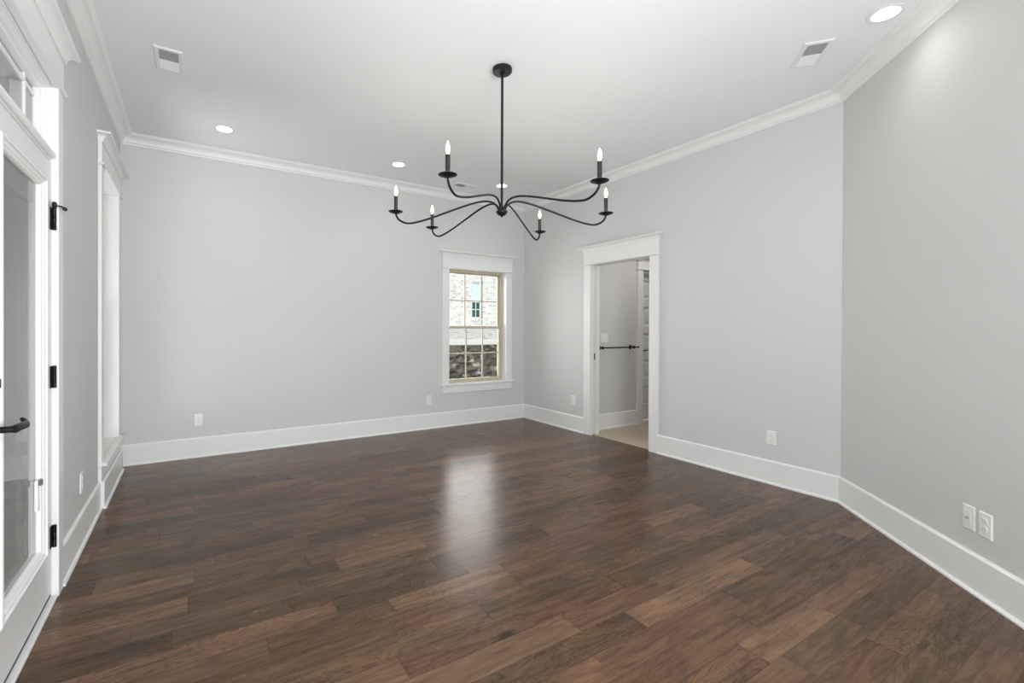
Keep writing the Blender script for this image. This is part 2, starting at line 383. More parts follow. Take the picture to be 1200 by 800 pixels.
wall('wall_rear', REAR, XL, XE, TI, HC, [(-0.4, 1.9, 0.4, 2.6)], 'rear wall behind the camera, opening added to let light in')  # opening cut into the unseen wall to let daylight in
SIDE = Frame((XE, 0, 0), (0, 1, 0), (-1, 0, 0))
wall('wall_side', SIDE, YB, YE, TI, HC, [], 'short side wall behind the camera')
# hall beyond the doorway
HX0, HX1, HY0 = XR+TI, 6.3, 2.55
bm = BM(); box(bm, XR+0.042, HX1, HY0, HALLY+0.2, -0.06, 0.0)
tag(obj('floor_hall', bm, M_TILE), 'beige tile floor seen through the right doorway', 'floor', kind='structure')
bm = BM(); box(bm, HX0, HX1+0.1, HY0-0.1, HALLY+0.25, 2.62, 2.72)
tag(obj('ceiling_hall', bm, M_CEIL), 'white ceiling of the side hall beyond the doorway', 'ceiling', kind='structure')
wall('wall_hall', HALL, HX0, HX1, 0.12, 2.62, [(5.135, 5.925, -0.06, 2.03)], 'grey hall wall with towel bar seen through the doorway')
HE = Frame((HX1, 0, 0), (0, 1, 0), (-1, 0, 0)); wall('wall_hall_end', HE, HY0, HALLY+0.2, 0.1, 2.62, [], 'end wall of the hall beyond the doorway')
HN = Frame((0, HY0, 0), (1, 0, 0), (0, 1, 0)); wall('wall_hall_near', HN, HX0, HX1, 0.1, 2.62, [], 'near wall of the hall beyond the doorway')

# ------------------------------------------------------------------ baseboards and crown
def miter_path(path, prof):
    """sweep prof [(n,z)] along a plan polyline, room on its left side; mitred corners"""
    P = [Vector((x, y)) for x, y in path]; rings = []
    for i, p in enumerate(P):
        d0 = (P[i]-P[i-1]).normalized() if i else (P[1]-P[0]).normalized()
        d1 = (P[i+1]-P[i]).normalized() if i < len(P)-1 else d0
        n0, n1 = Vector((-d0.y, d0.x)), Vector((-d1.y, d1.x))
        b = (n0+n1).normalized(); s = 1/max(0.2, b.dot(n0))
        rings.append([Vector((p.x+b.x*s*n, p.y+b.y*s*n, z)) for n, z in prof])
    return rings
def sweep(name, path, prof, label, cat, mat=None):
    bm = BM(); loft(bm, miter_path(path, prof)); return tag(obj(name, bm, mat or M_TRIM), label, cat, kind='structure')
def bprof(e=0.0): return [(-0.001, 0.0), (0.027+e, 0.0), (0.027+e, 0.008), (0.023+e, 0.016), (0.015+e, 0.019), (0.015+e, BH-0.012), (0.011+e, BH-0.004), (0.006+e, BH), (-0.001, BH)]
CW = 0.096
# left wall: room lies to +x, so walk towards -y (left of travel = +x)
sweep('baseboard_left', [(XL, LW0-CW), (XL, LD1+CW*0.95)], bprof(), 'white baseboard between the glass door and tall window', 'baseboard')
sweep('baseboard_left_window', [(XL+0.0205, LW1+CW), (XL+0.0205, LW0-CW)], bprof(), 'white built-out baseboard under the tall left window', 'baseboard')
sweep('baseboard_left_rear', [(XL, LD0-CW), (XL, YB)], bprof(), 'white baseboard on the left wall behind the camera', 'baseboard')
sweep('baseboard_far', [(XR, RD1+CW), (XR, YF), (XL, YF), (XL, LW1+CW)][1:3], bprof(), 'white baseboard along the far wall', 'baseboard')
sweep('baseboard_right', [(XR, RD1+CW+0.006), (XR, YF)], bprof(), 'white baseboard between doorway and far corner', 'baseboard')
sweep('baseboard_right_near', [(XE, YE), (XR, YC), (XR, RD0-CW-0.006)], bprof(), 'white baseboard from doorway along the angled wall', 'baseboard')
sweep('baseboard_hall', [(5.03, HALLY), (HX0, HALLY)], bprof(), 'white baseboard in the hall beyond the doorway', 'baseboard')
cp = 0.0945; ch = HC-CRB
CROWN = [(-0.001, CRB), (0.010, CRB), (0.012, CRB+0.010), (0.020, CRB+0.016)]
for k in range(7):
    a = k/6*PI/2
    CROWN.append((0.022+0.055*(1-math.cos(a)), CRB+0.018+0.050*math.sin(a)))
CROWN += [(0.084, CRB+ch-0.012), (cp-0.004, CRB+ch-0.009), (cp, CRB+ch-0.004), (cp, HC+0.002), (-0.001, HC+0.002)]
sweep('trim_1', [(XE, YE), (XR, YC), (XR, YF), (XL, YF), (XL, YB)], CROWN, 'white crown moulding around the top of the walls', 'crown moulding')

# ------------------------------------------------------------------ casings
def header(bm, fr, u0, u1, z, cap_h=0.062, fr_h=0.138, t=0.022, ov=0.055):
    """craftsman head: bead, frieze, stepped crown cap with mitred returns"""
    def ring(o, zz): return [fr(u0-o, -0.0005, zz), fr(u1+o, -0.0005, zz), fr(u1+o, t+o, zz), fr(u0-o, t+o, zz)]
    b0, b1 = z, z+0.018
    loft(bm, [ring(0.006, b0), ring(0.013, b0+0.004), ring(0.013, b1-0.004), ring(0.006, b1)])
    f1 = b1+fr_h
    loft(bm, [ring(0, b1), ring(0, f1)])
    rs = [ring(0.003, f1), ring(0.008, f1), ring(0.009, f1+0.008)]
    for k in range(1, 7):
        a = k/6*PI/2
        rs.append(ring(0.009+(ov-0.016)*(1-math.cos(a)), f1+0.008+(cap_h-0.024)*math.sin(a)))
    rs += [ring(ov, f1+cap_h-0.014), ring(ov, f1+cap_h-0.002), ring(ov-0.002, f1+cap_h)]
    loft(bm, rs)
def leg_casing(bm, fr, u0, u1, z0, z1, t=0.020): fbox(bm, fr, u0, u1, -0.0005, t, z0, z1, 0.0015)
def jambs(bm, fr, a, b, z0, z1, n0, n1, bottom=False):
    fbox(bm, fr, a-J, a, n0, n1, z0, z1+J); fbox(bm, fr, b, b+J, n0, n1, z0, z1+J); fbox(bm, fr, a, b, n0, n1, z1, z1+J)
    if bottom: fbox(bm, fr, a-J, b+J, n0, n1, z0-0.02, z0)

# ------------------------------------------------------------------ window units
def window_unit(root, fr, a, b, z0, z1, rec, rows, zmeet):
    """tan single-hung unit: outer frame, two sashes with muntins and panes"""
    def ringbox(bm, u0, u1, w0, w1, wd, n0, n1, wt=None, wb=None):
        wt = wt or wd; wb = wb or wd
        fbox(bm, fr, u0, u0+wd, n0, n1, w0, w1, 0.0015); fbox(bm, fr, u1-wd, u1, n0, n1, w0, w1, 0.0015)
        fbox(bm, fr, u0+wd, u1-wd, n0, n1, w1-wt, w1, 0.0015); fbox(bm, fr, u0+wd, u1-wd, n0, n1, w0, w0+wb, 0.0015)
    bm = BM(); ringbox(bm, a, b, z0, z1, 0.028, -rec-0.085, -rec, wb=0.022)
    obj('window_frame', bm, M_VINYL, root, label='tan vinyl window frame')
    for nm, w0, w1, nc in (('lower_sash', z0+0.022, zmeet+0.018, -rec-0.022), ('upper_sash', zmeet-0.014, z1-0.028, -rec-0.058)):
        bm = BM(); ringbox(bm, a+0.026, b-0.026, w0, w1, 0.026, nc-0.015, nc+0.015, wt=0.034 if nm == 'lower_sash' else 0.02)
        sash = obj(nm, bm, M_VINYL, root)
        ga, gb, gz0, gz1 = a+0.052, b-0.052, w0+0.026, w1-0.026
        bm = BM(); mw = 0.008
        for k in (1, 2):
            u = ga+(gb-ga)*k/3; fbox(bm, fr, u-mw, u+mw, nc-0.008, nc+0.008, gz0-0.004, gz1+0.004)
        z = (gz0+gz1)/2; fbox(bm, fr, ga-0.004, gb+0.004, nc-0.0078, nc+0.0078, z-mw, z+mw)
        obj('muntins', bm, M_VINYL, sash)
        bm = BM(); fbox(bm, fr, ga-0.006, gb+0.006, nc-0.002, nc+0.002, gz0-0.006, gz1+0.014)
        obj('pane', bm, M_GLASS, sash)
    bm = BM(); fbox(bm, fr, a+0.03, b-0.03, -rec-0.081, -rec-0.079, z0+0.025, zmeet+0.005)
    obj('insect_screen', bm, M_SCREEN, root, label='fine dark mesh insect screen over the lower half')

# far window
w = thing('window_2', FAR((FW0+FW1)/2, 0, FWS), 'white cased window with tan vinyl sashes in the far wall', 'window', kind='structure')
bm = BM(); leg_casing(bm, FAR, FW0-CW, FW0, FWS, FWH); leg_casing(bm, FAR, FW1, FW1+CW, FWS, FWH); header(bm, FAR, FW0-CW, FW1+CW, FWH)
obj('casing', bm, M_TRIM, w)
bm = BM(); jambs(bm, FAR, FW0, FW1, FWS, FWH, -0.172, 0.001); obj('jamb', bm, M_TRIM, w)
bm = BM(); fbox(bm, FAR, FW0-CW-0.018, FW1+CW+0.018, 0.0, 0.042, FWS-0.022, FWS, 0.004); fbox(bm, FAR, FW0-J+0.001, FW1+J-0.001, -0.172, 0.0, FWS-0.022, FWS)
obj('window_stool', bm, M_TRIM, w)
bm = BM(); fbox(bm, FAR, FW0-CW, FW1+CW, -0.0005, 0.018, 0.426, FWS-0.022, 0.0015); obj('apron', bm, M_TRIM, w)
window_unit(w, FAR, FW0, FW1, FWS, FWH, 0.075, 2, 1.262)
# left window: casing legs and panel run down to the floor
w = thing('window_1', LEFT((LW0+LW1)/2, 0, 0), 'tall white cased window at the far end of the left wall', 'window', kind='structure')
bm = BM(); leg_casing(bm, LEFT, LW0-CW, LW0, 0.0, LWH); leg_casing(bm, LEFT, LW1, LW1+CW, 0.0, LWH); header(bm, LEFT, LW0-CW, LW1+CW, LWH)
obj('casing', bm, M_TRIM, w)
bm = BM(); jambs(bm, LEFT, LW0, LW1, LWS, LWH, -0.172, 0.001); obj('jamb', bm, M_TRIM, w)
bm = BM(); fbox(bm, LEFT, LW0-CW-0.012, LW1+CW+0.012, 0.0, 0.052, LWS-0.024, LWS, 0.004); fbox(bm, LEFT, LW0-J+0.001, LW1+J-0.001, -0.172, 0.0, LWS-0.024, LWS)
obj('window_stool', bm, M_TRIM, w)
bm = BM(); fbox(bm, LEFT, LW0, LW1, -0.0005, 0.018, BH, LWS-0.024); obj('apron', bm, M_TRIM, w)
window_unit(w, LEFT, LW0, LW1, LWS, LWH, 0.09, 2, 1.35)

# ------------------------------------------------------------------ glazed door and transom in the left wall
d = thing('door_1', LEFT((LD0+LD1)/2, 0, 0), 'white full-glass exterior door with transom in the left wall', 'door', kind='structure')
bm = BM(); leg_casing(bm, LEFT, LD0-0.09, LD0, 0, LDH); leg_casing(bm, LEFT, LD1, LD1+0.09, 0, LDH); header(bm, LEFT, LD0-0.09, LD1+0.09, LDH)
obj('casing', bm, M_TRIM, d)
bm = BM(); jambs(bm, LEFT, LD0, LD1, -0.06, LDH, -0.172, 0.001); 
for a, b in ((LD0, LD0+0.012), (LD1-0.012, LD1)): fbox(bm, LEFT, a, b, -0.10, -0.055, 0.012, 2.0)   # door stop
obj('jamb', bm, M_TRIM, d)
bm = BM(); fbox(bm, LEFT, LD0+0.001, LD1-0.001, -0.17, -0.006, -0.058, 0.010, 0.003); fbox(bm, LEFT, LD0+0.001, LD1-0.001, -0.012, 0.016, -0.02, 0.012, 0.003)
obj('threshold', bm, M_TRIM, d)
# mullion between door and transom
bm = BM(); fbox(bm, LEFT, LD0, LD1, -0.15, -0.006, 2.008, 2.05, 0.002)
loft(bm, [[LEFT(u, 0.0 + 0.012*math.cos(a), 2.034+0.015*math.sin(a)) for a in [2*PI*k/16 for k in range(16)]] for u in (LD0+0.001, LD1-0.006)])
obj('mullion', bm, M_TRIM, d)
# transom sash
tr0, tr1 = 2.05, LDH
bm = BM()
def steps(bm, fr, u0, u1, z0, z1, prof):
    """picture-frame moulding: prof = [(inset, n)]"""
    loft(bm, [[fr(u0+i, n, z0+i), fr(u1-i, n, z0+i), fr(u1-i, n, z1-i), fr(u0+i, n, z1-i)] for i, n in prof], cap=False, loop=True)
steps(bm, LEFT, LD0, LD1, tr0, tr1, [(0, -0.09), (0, -0.004), (0.006, -0.004), (0.006, -0.012), (0.010, -0.013), (0.012, -0.021), (0.016, -0.023), (0.018, -0.037), (0.025, -0.041), (0.028, -0.056), (0.028, -0.09)])
ts = obj('transom_sash', bm, M_TRIM, d)
bm = BM(); fbox(bm, LEFT, LD0+0.03, LD1-0.027, -0.067, -0.063, tr0+0.027, tr1-0.027); obj('transom_pane', bm, M_DGLASS, ts)
bm = BM()
for u in (LD0+0.166, LD1-0.166): fbox(bm, LEFT, u-0.008, u+0.008, -0.074, -0.056, tr0+0.027, tr1-0.027, 0.002)
for z in (tr0+0.075, tr1-0.062): fbox(bm, LEFT, LD0+0.027, LD1-0.027, -0.0735, -0.0565, z-0.008, z+0.008, 0.002)
obj('transom_muntins', bm, M_TRIM, ts)
# door leaf: stiles and rails around the lite
DN0, DN1 = -0.051, -0.006
a, b, z0, z1 = LD0+0.003, LD1-0.003, 0.030, 2.002
LA, LB, LZ0, LZ1 = LD0+0.125, LD1-0.135, 0.245, 1.896
bm = BM(); steps(bm, LEFT, a, b, z0, z1, [(0, DN0), (0, DN1), (0.001, DN1)])
bm.free(); bm = BM()
ring_o = [(a, z0), (b, z0), (b, z1), (a, z1)]; ring_i = [(LA+0.01, LZ0+0.01), (LB-0.01, LZ0+0.01), (LB-0.01, LZ1-0.01), (LA+0.01, LZ1-0.01)]
loft(bm, [[LEFT(u, n, z) for u, z in r] for r, n in ((ring_o, DN0), (ring_o, DN1), (ring_i, DN1), (ring_i, DN0))], cap=False, loop=True)
leaf = obj('door_leaf', bm, M_DOOR, d)
bm = BM(); steps(bm, LEFT, LA, LB, LZ0, LZ1, [(0, DN1-0.001), (0, 0.006), (0.004, 0.010), (0.012, 0.011), (0.016, 0.004), (0.024, 0.002), (0.030, -0.004), (0.036, -0.006), (0.040, -0.014), (0.042, -0.026), (0.042, -0.034), (0.02, -0.034)])
obj('lite_moulding', bm, M_TRIM, leaf)
for n in (-0.022, -0.042):
    bm = BM(); fbox(bm, LEFT, LA+0.035, LB-0.035, n-0.0015, n+0.0015, LZ0+0.035, LZ1-0.035); obj('glass_pane', bm, M_DGLASS, leaf)
bm = BM(); fbox(bm, LEFT, LA+0.045, LB-0.062, -0.037, -0.027, 1.786, 1.858)
for k in range(6): fbox(bm, LEFT, LA+0.047, LB-0.064, -0.0375, -0.0262, 1.790+k*0.008, 1.794+k*0.008)
fbox(bm, LEFT, LA+0.045, LB-0.062, -0.0375, -0.0265, 1.770, 1.786)
obj('raised_blind', bm, M_BLIND, leaf, label='beige blind raised to the top of the glass')
# blind slider on the hinge side moulding
bm = BM(); fbox(bm, LEFT, LB-0.074, LB-0.050, -0.0205, -0.008, 0.47, 0.60, 0.003); sl = obj('blind_slider_track', bm, M_PLATE, leaf, label='white slider track for the blind')
bm = BM(); fbox(bm, LEFT, LB-0.072, LB-0.050, -0.008, 0.004, 0.578, 0.602, 0.003); obj('slider_grip', bm, M_GREYPLASTIC, leaf, label='dark grey slider grip')
bm = BM(); fbox(bm, LEFT, a, b, -0.048, -0.008, 0.0135, 0.0305); obj('door_sweep_gap', bm, M_RUBBER, d, label='black rubber sweep and painted dark gap under the door')  # black strip also paints the dark gap above the threshold
# hinges
for i, zc in enumerate((0.287, 1.020, 1.745)):
    bm = BM()
    lathe(bm, [(0.0, -0.052), (0.0075, -0.05), (0.0075, -0.018), (0.0068, -0.017), (0.0075, -0.016), (0.0075, 0.016), (0.0068, 0.017), (0.0075, 0.018), (0.0075, 0.05), (0.0, 0.053)], LEFT(LD1-0.006, 0.006, zc), seg=16)
    fbox(bm, LEFT, LD1-0.0045, LD1-0.0005, -0.030, 0.004, zc-0.05, zc+0.05)
    fbox(bm, LEFT, LD1-0.030, LD1-0.006, -0.007, -0.003, zc-0.05, zc+0.05)
    h = obj('hinge', bm, M_BLACK, d, autosmooth=40, label='black door hinge')
    if i == 2:
        bm = BM(); zz = zc+0.062
        lathe(bm, [(0.0, -0.012), (0.009, -0.010), (0.009, 0.008), (0.0, 0.011)], LEFT(LD1-0.006, 0.006, zz), seg=16)
        tube(bm, [LEFT(LD1-0.006, 0.008, zz), LEFT(LD1-0.002, 0.024, zz), LEFT(LD1+0.004, 0.031, zz), LEFT(LD1+0.030, 0.032, zz+0.001), LEFT(LD1+0.062, 0.031, zz+0.002)], 0.0034, 10)
        p0 = LEFT(LD1+0.055, 0.031, zz+0.002); ax = LEFT(1, 0, 0)-LEFT(0, 0, 0)
        lathe(bm, [(0.0, -0.004), (0.008, 0.0), (0.009, 0.010), (0.008, 0.018), (0.0, 0.021)], p0, axis=ax, seg=16)
        tube(bm, [LEFT(LD1-0.006, 0.006, zz), LEFT(LD1-0.028, 0.012, zz+0.004)], 0.0032, 10)
        lathe(bm, [(0.0, -0.003), (0.008, 0.0), (0.008, 0.010), (0.0, 0.012)], LEFT(LD1-0.026, 0.012, zz+0.004), axis=LEFT(-1, -0.1, 0)-LEFT(0, 0, 0), seg=16)
        obj('hinge_stop', bm, M_BLACK, h, autosmooth=40)
# lever handle with backplate, pointing to the hinges
yl, zl = LD0+0.068, 0.918
bm = BM(); fbox(bm, LEFT, yl-0.026, yl+0.026, DN1, 0.004, zl-0.10, zl+0.10, 0.003); lathe(bm, [(0.016, 0.0), (0.016, 0.008), (0.0105, 0.012), (0.0105, 0.052)], LEFT(yl, 0.003, zl), axis=LEFT.n, seg=20)
hd = obj('door_handle', bm, M_BLACK, d, autosmooth=40, label='black lever door handle')
bm = BM(); pts = catmull([LEFT(yl-0.004, 0.055, zl), LEFT(yl+0.03, 0.058, zl+0.001), LEFT(yl+0.075, 0.058, zl-0.002), LEFT(yl+0.105, 0.056, zl-0.003), LEFT(yl+0.128, 0.048, zl+0.004), LEFT(yl+0.142, 0.038, zl+0.010)], 6)
tube(bm, pts, [0.0130]*14+[0.0130-0.0004*k for k in range(len(pts)-14)], 14); obj('lever', bm, M_BLACK, hd, autosmooth=50)
bm = BM(); lathe(bm, [(0.024, 0), (0.024, 0.006), (0.012, 0.010), (0.0, 0.011)], LEFT(yl, DN1, zl+0.15), axis=LEFT.n, seg=20); fbox(bm, LEFT, yl-0.004, yl+0.004, 0.0, 0.022, zl+0.135, zl+0.165, 0.002)
obj('deadbolt_turn', bm, M_BLACK, d, autosmooth=40, label='black deadbolt thumb turn')

# ------------------------------------------------------------------ cased doorway with pocket door, right wall
t = thing('trim_2', RIGHT((RD0+RD1)/2, 0, 0), 'white cased doorway opening in the right wall', 'door casing', kind='structure')
bm = BM(); leg_casing(bm, RIGHT, RD0-0.105, RD0, 0, RDH); leg_casing(bm, RIGHT, RD1, RD1+0.105, 0, RDH); header(bm, RIGHT, RD0-0.105, RD1+0.105, RDH)
obj('casing', bm, M_TRIM, t)
bm = BM()
fbox(bm, RIGHT, RD0-J, RD0, -TI-0.001, 0.001, -0.05, RDH+J)
fbox(bm, RIGHT, RD0, RD1, -TI-0.001, 0.001, RDH, RDH+J)
fbox(bm, RIGHT, RD1, RD1+J, -0.038, 0.001, -0.05, RDH+J); fbox(bm, RIGHT, RD1, RD1+J, -TI-0.001, -0.082, -0.05, RDH+J)
obj('jamb', bm, M_TRIM, t)
bm = BM(); leg_casing(bm, Frame((XR+TI, 0, 0), (0, 1, 0), (1, 0, 0)), RD1, RD1+0.105, 0, RDH); leg_casing(bm, Frame((XR+TI, 0, 0), (0, 1, 0), (1, 0, 0)), RD0-0.105, RD0, 0, RDH)
obj('hall_casing', bm, M_TRIM, t)
pd = thing('door_2', RIGHT(RD1+0.01, -0.06, 0), 'white pocket door slid into the far jamb of the right doorway', 'door', kind='structure')
bm = BM(); fbox(bm, RIGHT, RD1+0.003, RD1+0.018, -0.078, -0.042, 0.012, RDH-0.002, 0.001); obj('door_edge', bm, M_DOOR, pd)
bm = BM(); fbox(bm, RIGHT, RD1+0.0005, RD1+0.004, -0.068, -0.052, 0.885, 0.960, 0.001)
for zc in (0.902, 0.943): lathe(bm, [(0.006, 0.0), (0.006, 0.002), (0.0, 0.003)], RIGHT(RD1+0.001, -0.06, zc), axis=(0, -1, 0), seg=12)
obj('edge_pull', bm, M_BLACK, pd, label='black pull in the door edge')
# hall door: five flat panels, set back in its opening
hd_ = thing('door_3', HALL(5.53, -0.1, 0), 'white five-panel door at the end of the hall beyond the doorway', 'door', kind='structure')
ha, hb, hn = 5.14, 5.92, -0.082
bm = BM(); bot = 0.018; tp = 2.02
rails = [0.20] + [0.10]*4 + [0.11]
ph = (tp-bot-sum(rails))/5
fbox(bm, HALL, ha+0.004, ha+0.115, hn-0.035, hn, bot, tp); fbox(bm, HALL, hb-0.115, hb-0.004, hn-0.035, hn, bot, tp)
zc = bot; pz = []
for i, r_ in enumerate(rails):
    fbox(bm, HALL, ha+0.115, hb-0.115, hn-0.035, hn, zc, zc+r_); zc += r_
    if i < 5: pz.append((zc, zc+ph)); zc += ph
lf = obj('door_leaf', bm, M_DOOR, hd_)
for p0, p1 in pz:
    bm = BM(); loft(bm, [[HALL(u, n, z) for u, z in ((ha+0.115+i, p0+i), (hb-0.115-i, p0+i), (hb-0.115-i, p1-i), (ha+0.115+i, p1-i))] for i, n in ((0, hn-0.03), (0, hn-0.012), (0.012, hn-0.018), (0.04, hn-0.018), (0.055, hn-0.006))])
    obj('panel', bm, M_DOOR, lf)
bm = BM(); fbox(bm, HALL, 5.03, ha-0.002, -0.0005, 0.02, 0, 2.03, 0.0015); fbox(bm, HALL, hb+0.002, 6.03, -0.0005, 0.02, 0, 2.03, 0.0015); header(bm, HALL, 5.03, 6.03, 2.03, cap_h=0.05, fr_h=0.10)
obj('casing', bm, M_TRIM, hd_)
bm = BM(); fbox(bm, HALL, 5.136, ha, -0.12, 0.0, -0.05, 2.03); fbox(bm, HALL, hb, 5.924, -0.12, 0.0, -0.05, 2.03); obj('jamb', bm, M_TRIM, hd_)
bm = BM(); lathe(bm, [(0.026, 0), (0.026, 0.008), (0.010, 0.012), (0.010, 0.045)], HALL(ha+0.062, hn, 0.955), axis=HALL.n, seg=20)
tube(bm, [HALL(ha+0.055, hn+0.045, 0.955), HALL(ha+0.11, hn+0.047, 0.958), HALL(ha+0.175, hn+0.045, 0.966)], [0.010, 0.009, 0.006], 12)
obj('lever_handle', bm, M_BLACK, hd_, autosmooth=40, label='black lever handle')

# ------------------------------------------------------------------ towel bar and switch in the hall
tb = thing('towel_bar', HALL(4.6, 0, 1.0), 'black towel bar on the grey hall wall beyond the doorway', 'towel bar')
bm = BM(); tube(bm, [HALL(4.27, 0.062, 1.015), HALL(4.99, 0.062, 1.015)], 0.0085, 14); lathe(bm, [(0.0, 0), (0.012, 0.002), (0.012, 0.012), (0, 0.016)], HALL(4.985, 0.062, 1.015), axis=(1, 0, 0), seg=14)
obj('bar', bm, M_BLACK, tb, autosmooth=40)
for x in (4.33, 4.905):
    bm = BM(); lathe(bm, [(0.028, 0.0), (0.028, 0.006), (0.022, 0.010), (0.012, 0.013), (0.010, 0.045), (0.016, 0.05), (0.020, 0.062), (0.016, 0.074), (0.0, 0.079)], HALL(x, 0.0, 1.015), axis=HALL.n, seg=24)
    obj('mounting_post', bm, M_BLACK, tb, autosmooth=40)

def plate_body(root, fr, u, z, w=0.071, h=0.116):
    bm = BM(); loft(bm, [[fr(u+sx*(w/2-i), n, z+sz*(h/2-i)) for sx, sz in ((-1, -1), (1, -1), (1, 1), (-1, 1))] for i, n in ((0, 0.0), (0, 0.003), (0.003, 0.006), (0.006, 0.0065))])
    obj('cover_plate', bm, M_PLATE, root)
def outlet(fr, u, z, label, group=None):
    r = thing('wall_outlet', fr(u, 0, z-0.058), label, 'outlet', group)
    plate_body(r, fr, u, z)
    for dz in (0.0195, -0.0195):
        bm = BM()
        pts = [(sx*0.0165*min(1, abs(math.cos(a))*1.25)*(1 if math.cos(a) > 0 else -1)*1, 0) for sx in (1,) for a in (0,)]
        prof = [(0.0165*max(-0.86, min(0.86, math.cos(a)))/0.86, 0.0145*math.sin(a)) for a in [2*PI*k/28 for k in range(28)]]
        loft(bm, [[fr(u+px*s, n, z+dz+pz_*s) for px, pz_ in prof] for s, n in ((1, 0.006), (1, 0.0085), (0.95, 0.0092))])
        rc = obj('receptacle', bm, M_PLATE, r)
        bm = BM()
        for du in (-0.0062, 0.0062): fbox(bm, fr, u+du-0.0011, u+du+0.0011, 0.0088, 0.0096, z+dz-0.001, z+dz+0.008)
        lathe(bm, [(0.0022, 0.0), (0.0022, 0.0008)], fr(u, 0.0088, z+dz-0.0075), axis=fr.n, seg=10)
        obj('slots', bm, M_SLOT, rc, label='dark outlet slots')
    bm = BM(); lathe(bm, [(0.003, 0), (0.003, 0.001), (0.0, 0.0016)], fr(u, 0.0063, z), axis=fr.n, seg=12); obj('screw', bm, M_PLATE, r)
    return r
outlet(FAR, 0.063, 0.357, 'white outlet low on the far wall near its left end')
outlet(FAR, 2.534, 0.354, 'white outlet low on the far wall just left of window')
outlet(RIGHT, 4.154, 0.369, 'white outlet on right wall between doorway and far corner')
outlet(RIGHT, 1.907, 0.371, 'white outlet on right wall between doorway and angled wall')
outlet(LEFT, 3.423, 0.352, 'white outlet on left wall between glass door and window')
def ang_u(x): return (XR-x)/D45
outlet(ANG, ang_u(3.158), 0.344, 'right-hand outlet of the pair low on the angled wall')
r = thing('wall_jack_plate', ANG(ang_u(3.224), 0, 0.29), 'left-hand flat cable plate of the pair on the angled wall', 'wall plate')
plate_body(r, ANG, ang_u(3.224), 0.346)
bm = BM(); fbox(bm, ANG, ang_u(3.224)-0.0165, ang_u(3.224)+0.0165, 0.006, 0.0078, 0.346-0.033, 0.346+0.033, 0.0008); obj('insert', bm, M_PLATE, r)
bm = BM(); lathe(bm, [(0.0065, 0), (0.0065, 0.003), (0.0045, 0.003), (0.0045, 0.010), (0.0, 0.010)], ANG(ang_u(3.224), 0.0075, 0.346), axis=ANG.n, seg=12); obj('connector', bm, plain('nickel', (0.6, 0.6, 0.58), 0.3, 1.0), r, label='small metal cable connector')
r = thing('light_switch', HALL(4.43, 0, 1.08), 'white double switch plate above towel bar on hall wall', 'light switch')
plate_body(r, HALL, 4.43, 1.137, 0.117, 0.117)
for du in (-0.023, 0.023):
    bm = BM(); fbox(bm, HALL, 4.43+du-0.0165, 4.43+du+0.0165, 0.006, 0.009, 1.137-0.033, 1.137+0.033, 0.001); obj('rocker', bm, M_PLATE, r)

# ------------------------------------------------------------------ recessed downlights
for x, y, lab in ((3.247, 0.976, 'round lit downlight in ceiling nearest the angled wall'),
                  (0.249, 4.527, 'round lit downlight in ceiling near far left corner'),
                  (1.876, 4.537, 'round lit downlight above the middle of the far wall'),
                  (3.222, 4.556, 'round lit downlight behind the chandelier stem near far window')):
    r = thing('recessed_light', (x, y, HC), lab, 'ceiling light', 'recessed ceiling downlights')
    bm = BM(); lathe(bm, [(0.062, 0.002), (0.086, 0.002), (0.086, -0.002), (0.080, -0.006), (0.066, -0.006), (0.062, -0.003)], (x, y, HC), seg=40); bm.free(); bm = BM()
    V = [[Vector((x+rr*math.cos(q), y+rr*math.sin(q), HC+h)) for q in [2*PI*k/40 for k in range(40)]] for rr, h in ((0.060, -0.001), (0.084, -0.001), (0.084, -0.003), (0.079, -0.006), (0.068, -0.006), (0.060, -0.004))]
    loft(bm, V, cap=False, loop=True); obj('trim_ring', bm, M_VENT, r, autosmooth=40)
    bm = BM(); lathe(bm, [(0.063, -0.001), (0.063, -0.0035), (0.04, -0.006), (0.0, -0.0075)], (x, y, HC), seg=40); obj('lens', bm, M_LED, r, label='glowing white lens')
    l = bpy.data.lights.new('downlight_beam', 'SPOT'); l.energy = 7; l.spot_size = math.radians(150); l.spot_blend = 1.0; l.shadow_soft_size = 0.06; l.color = (1, 0.95, 0.88)
    o = bpy.data.objects.new('downlight_beam', l); C.objects.link(o); o.parent = r; o.location = (0, 0, -0.015)

# ------------------------------------------------------------------ ceiling registers
def vent(cx, cy, ang, lab):
    u = Vector((math.cos(ang), math.sin(ang), 0)); n = Vector((-u.y, u.x, 0))
    fr = Frame((cx, cy, HC), u, n)      # u = long axis
    L_, W_ = 0.145, 0.078               # half sizes
    r = thing('ceiling_vent', (cx, cy, HC), lab, 'vent', 'ceiling air vents')
    bm = BM(); loft(bm, [[fr(sx*(L_-i), sy*(W_-i), z) for sx, sy in ((-1, -1), (1, -1), (1, 1), (-1, 1))] for i, z in ((0, 0.0), (0, -0.003), (0.006, -0.008), (0.024, -0.008), (0.026, -0.004), (0.026, 0.0))], cap=False, loop=True)
    obj('vent_frame', bm, M_VENT, r)
    bm = BM(); fbox(bm, fr, -L_+0.02, L_-0.02, -W_+0.02, W_-0.02, -0.002, -0.0005); obj('backing', bm, M_DARK, r, label='grey plate painted as the shaded duct opening')
    for side in (-1, 1):
        bm = BM()
        for k in range(8):
            c0 = side*(0.007+k*0.0145)
            a, b = fr(c0, 0, 0)-fr(0, 0, 0), 0
            w2 = W_-0.024
            dx = side*0.0105
            pts = [fr(c0, -w2, -0.0025), fr(c0, w2, -0.0025), fr(c0+dx, w2, -0.0075), fr(c0+dx, -w2, -0.0075)]
            up = Vector((0, 0, 0.0009))
            hexa(bm, [p for p in pts]+[p+up for p in pts])
        obj('louvers', bm, M_VENT, r)
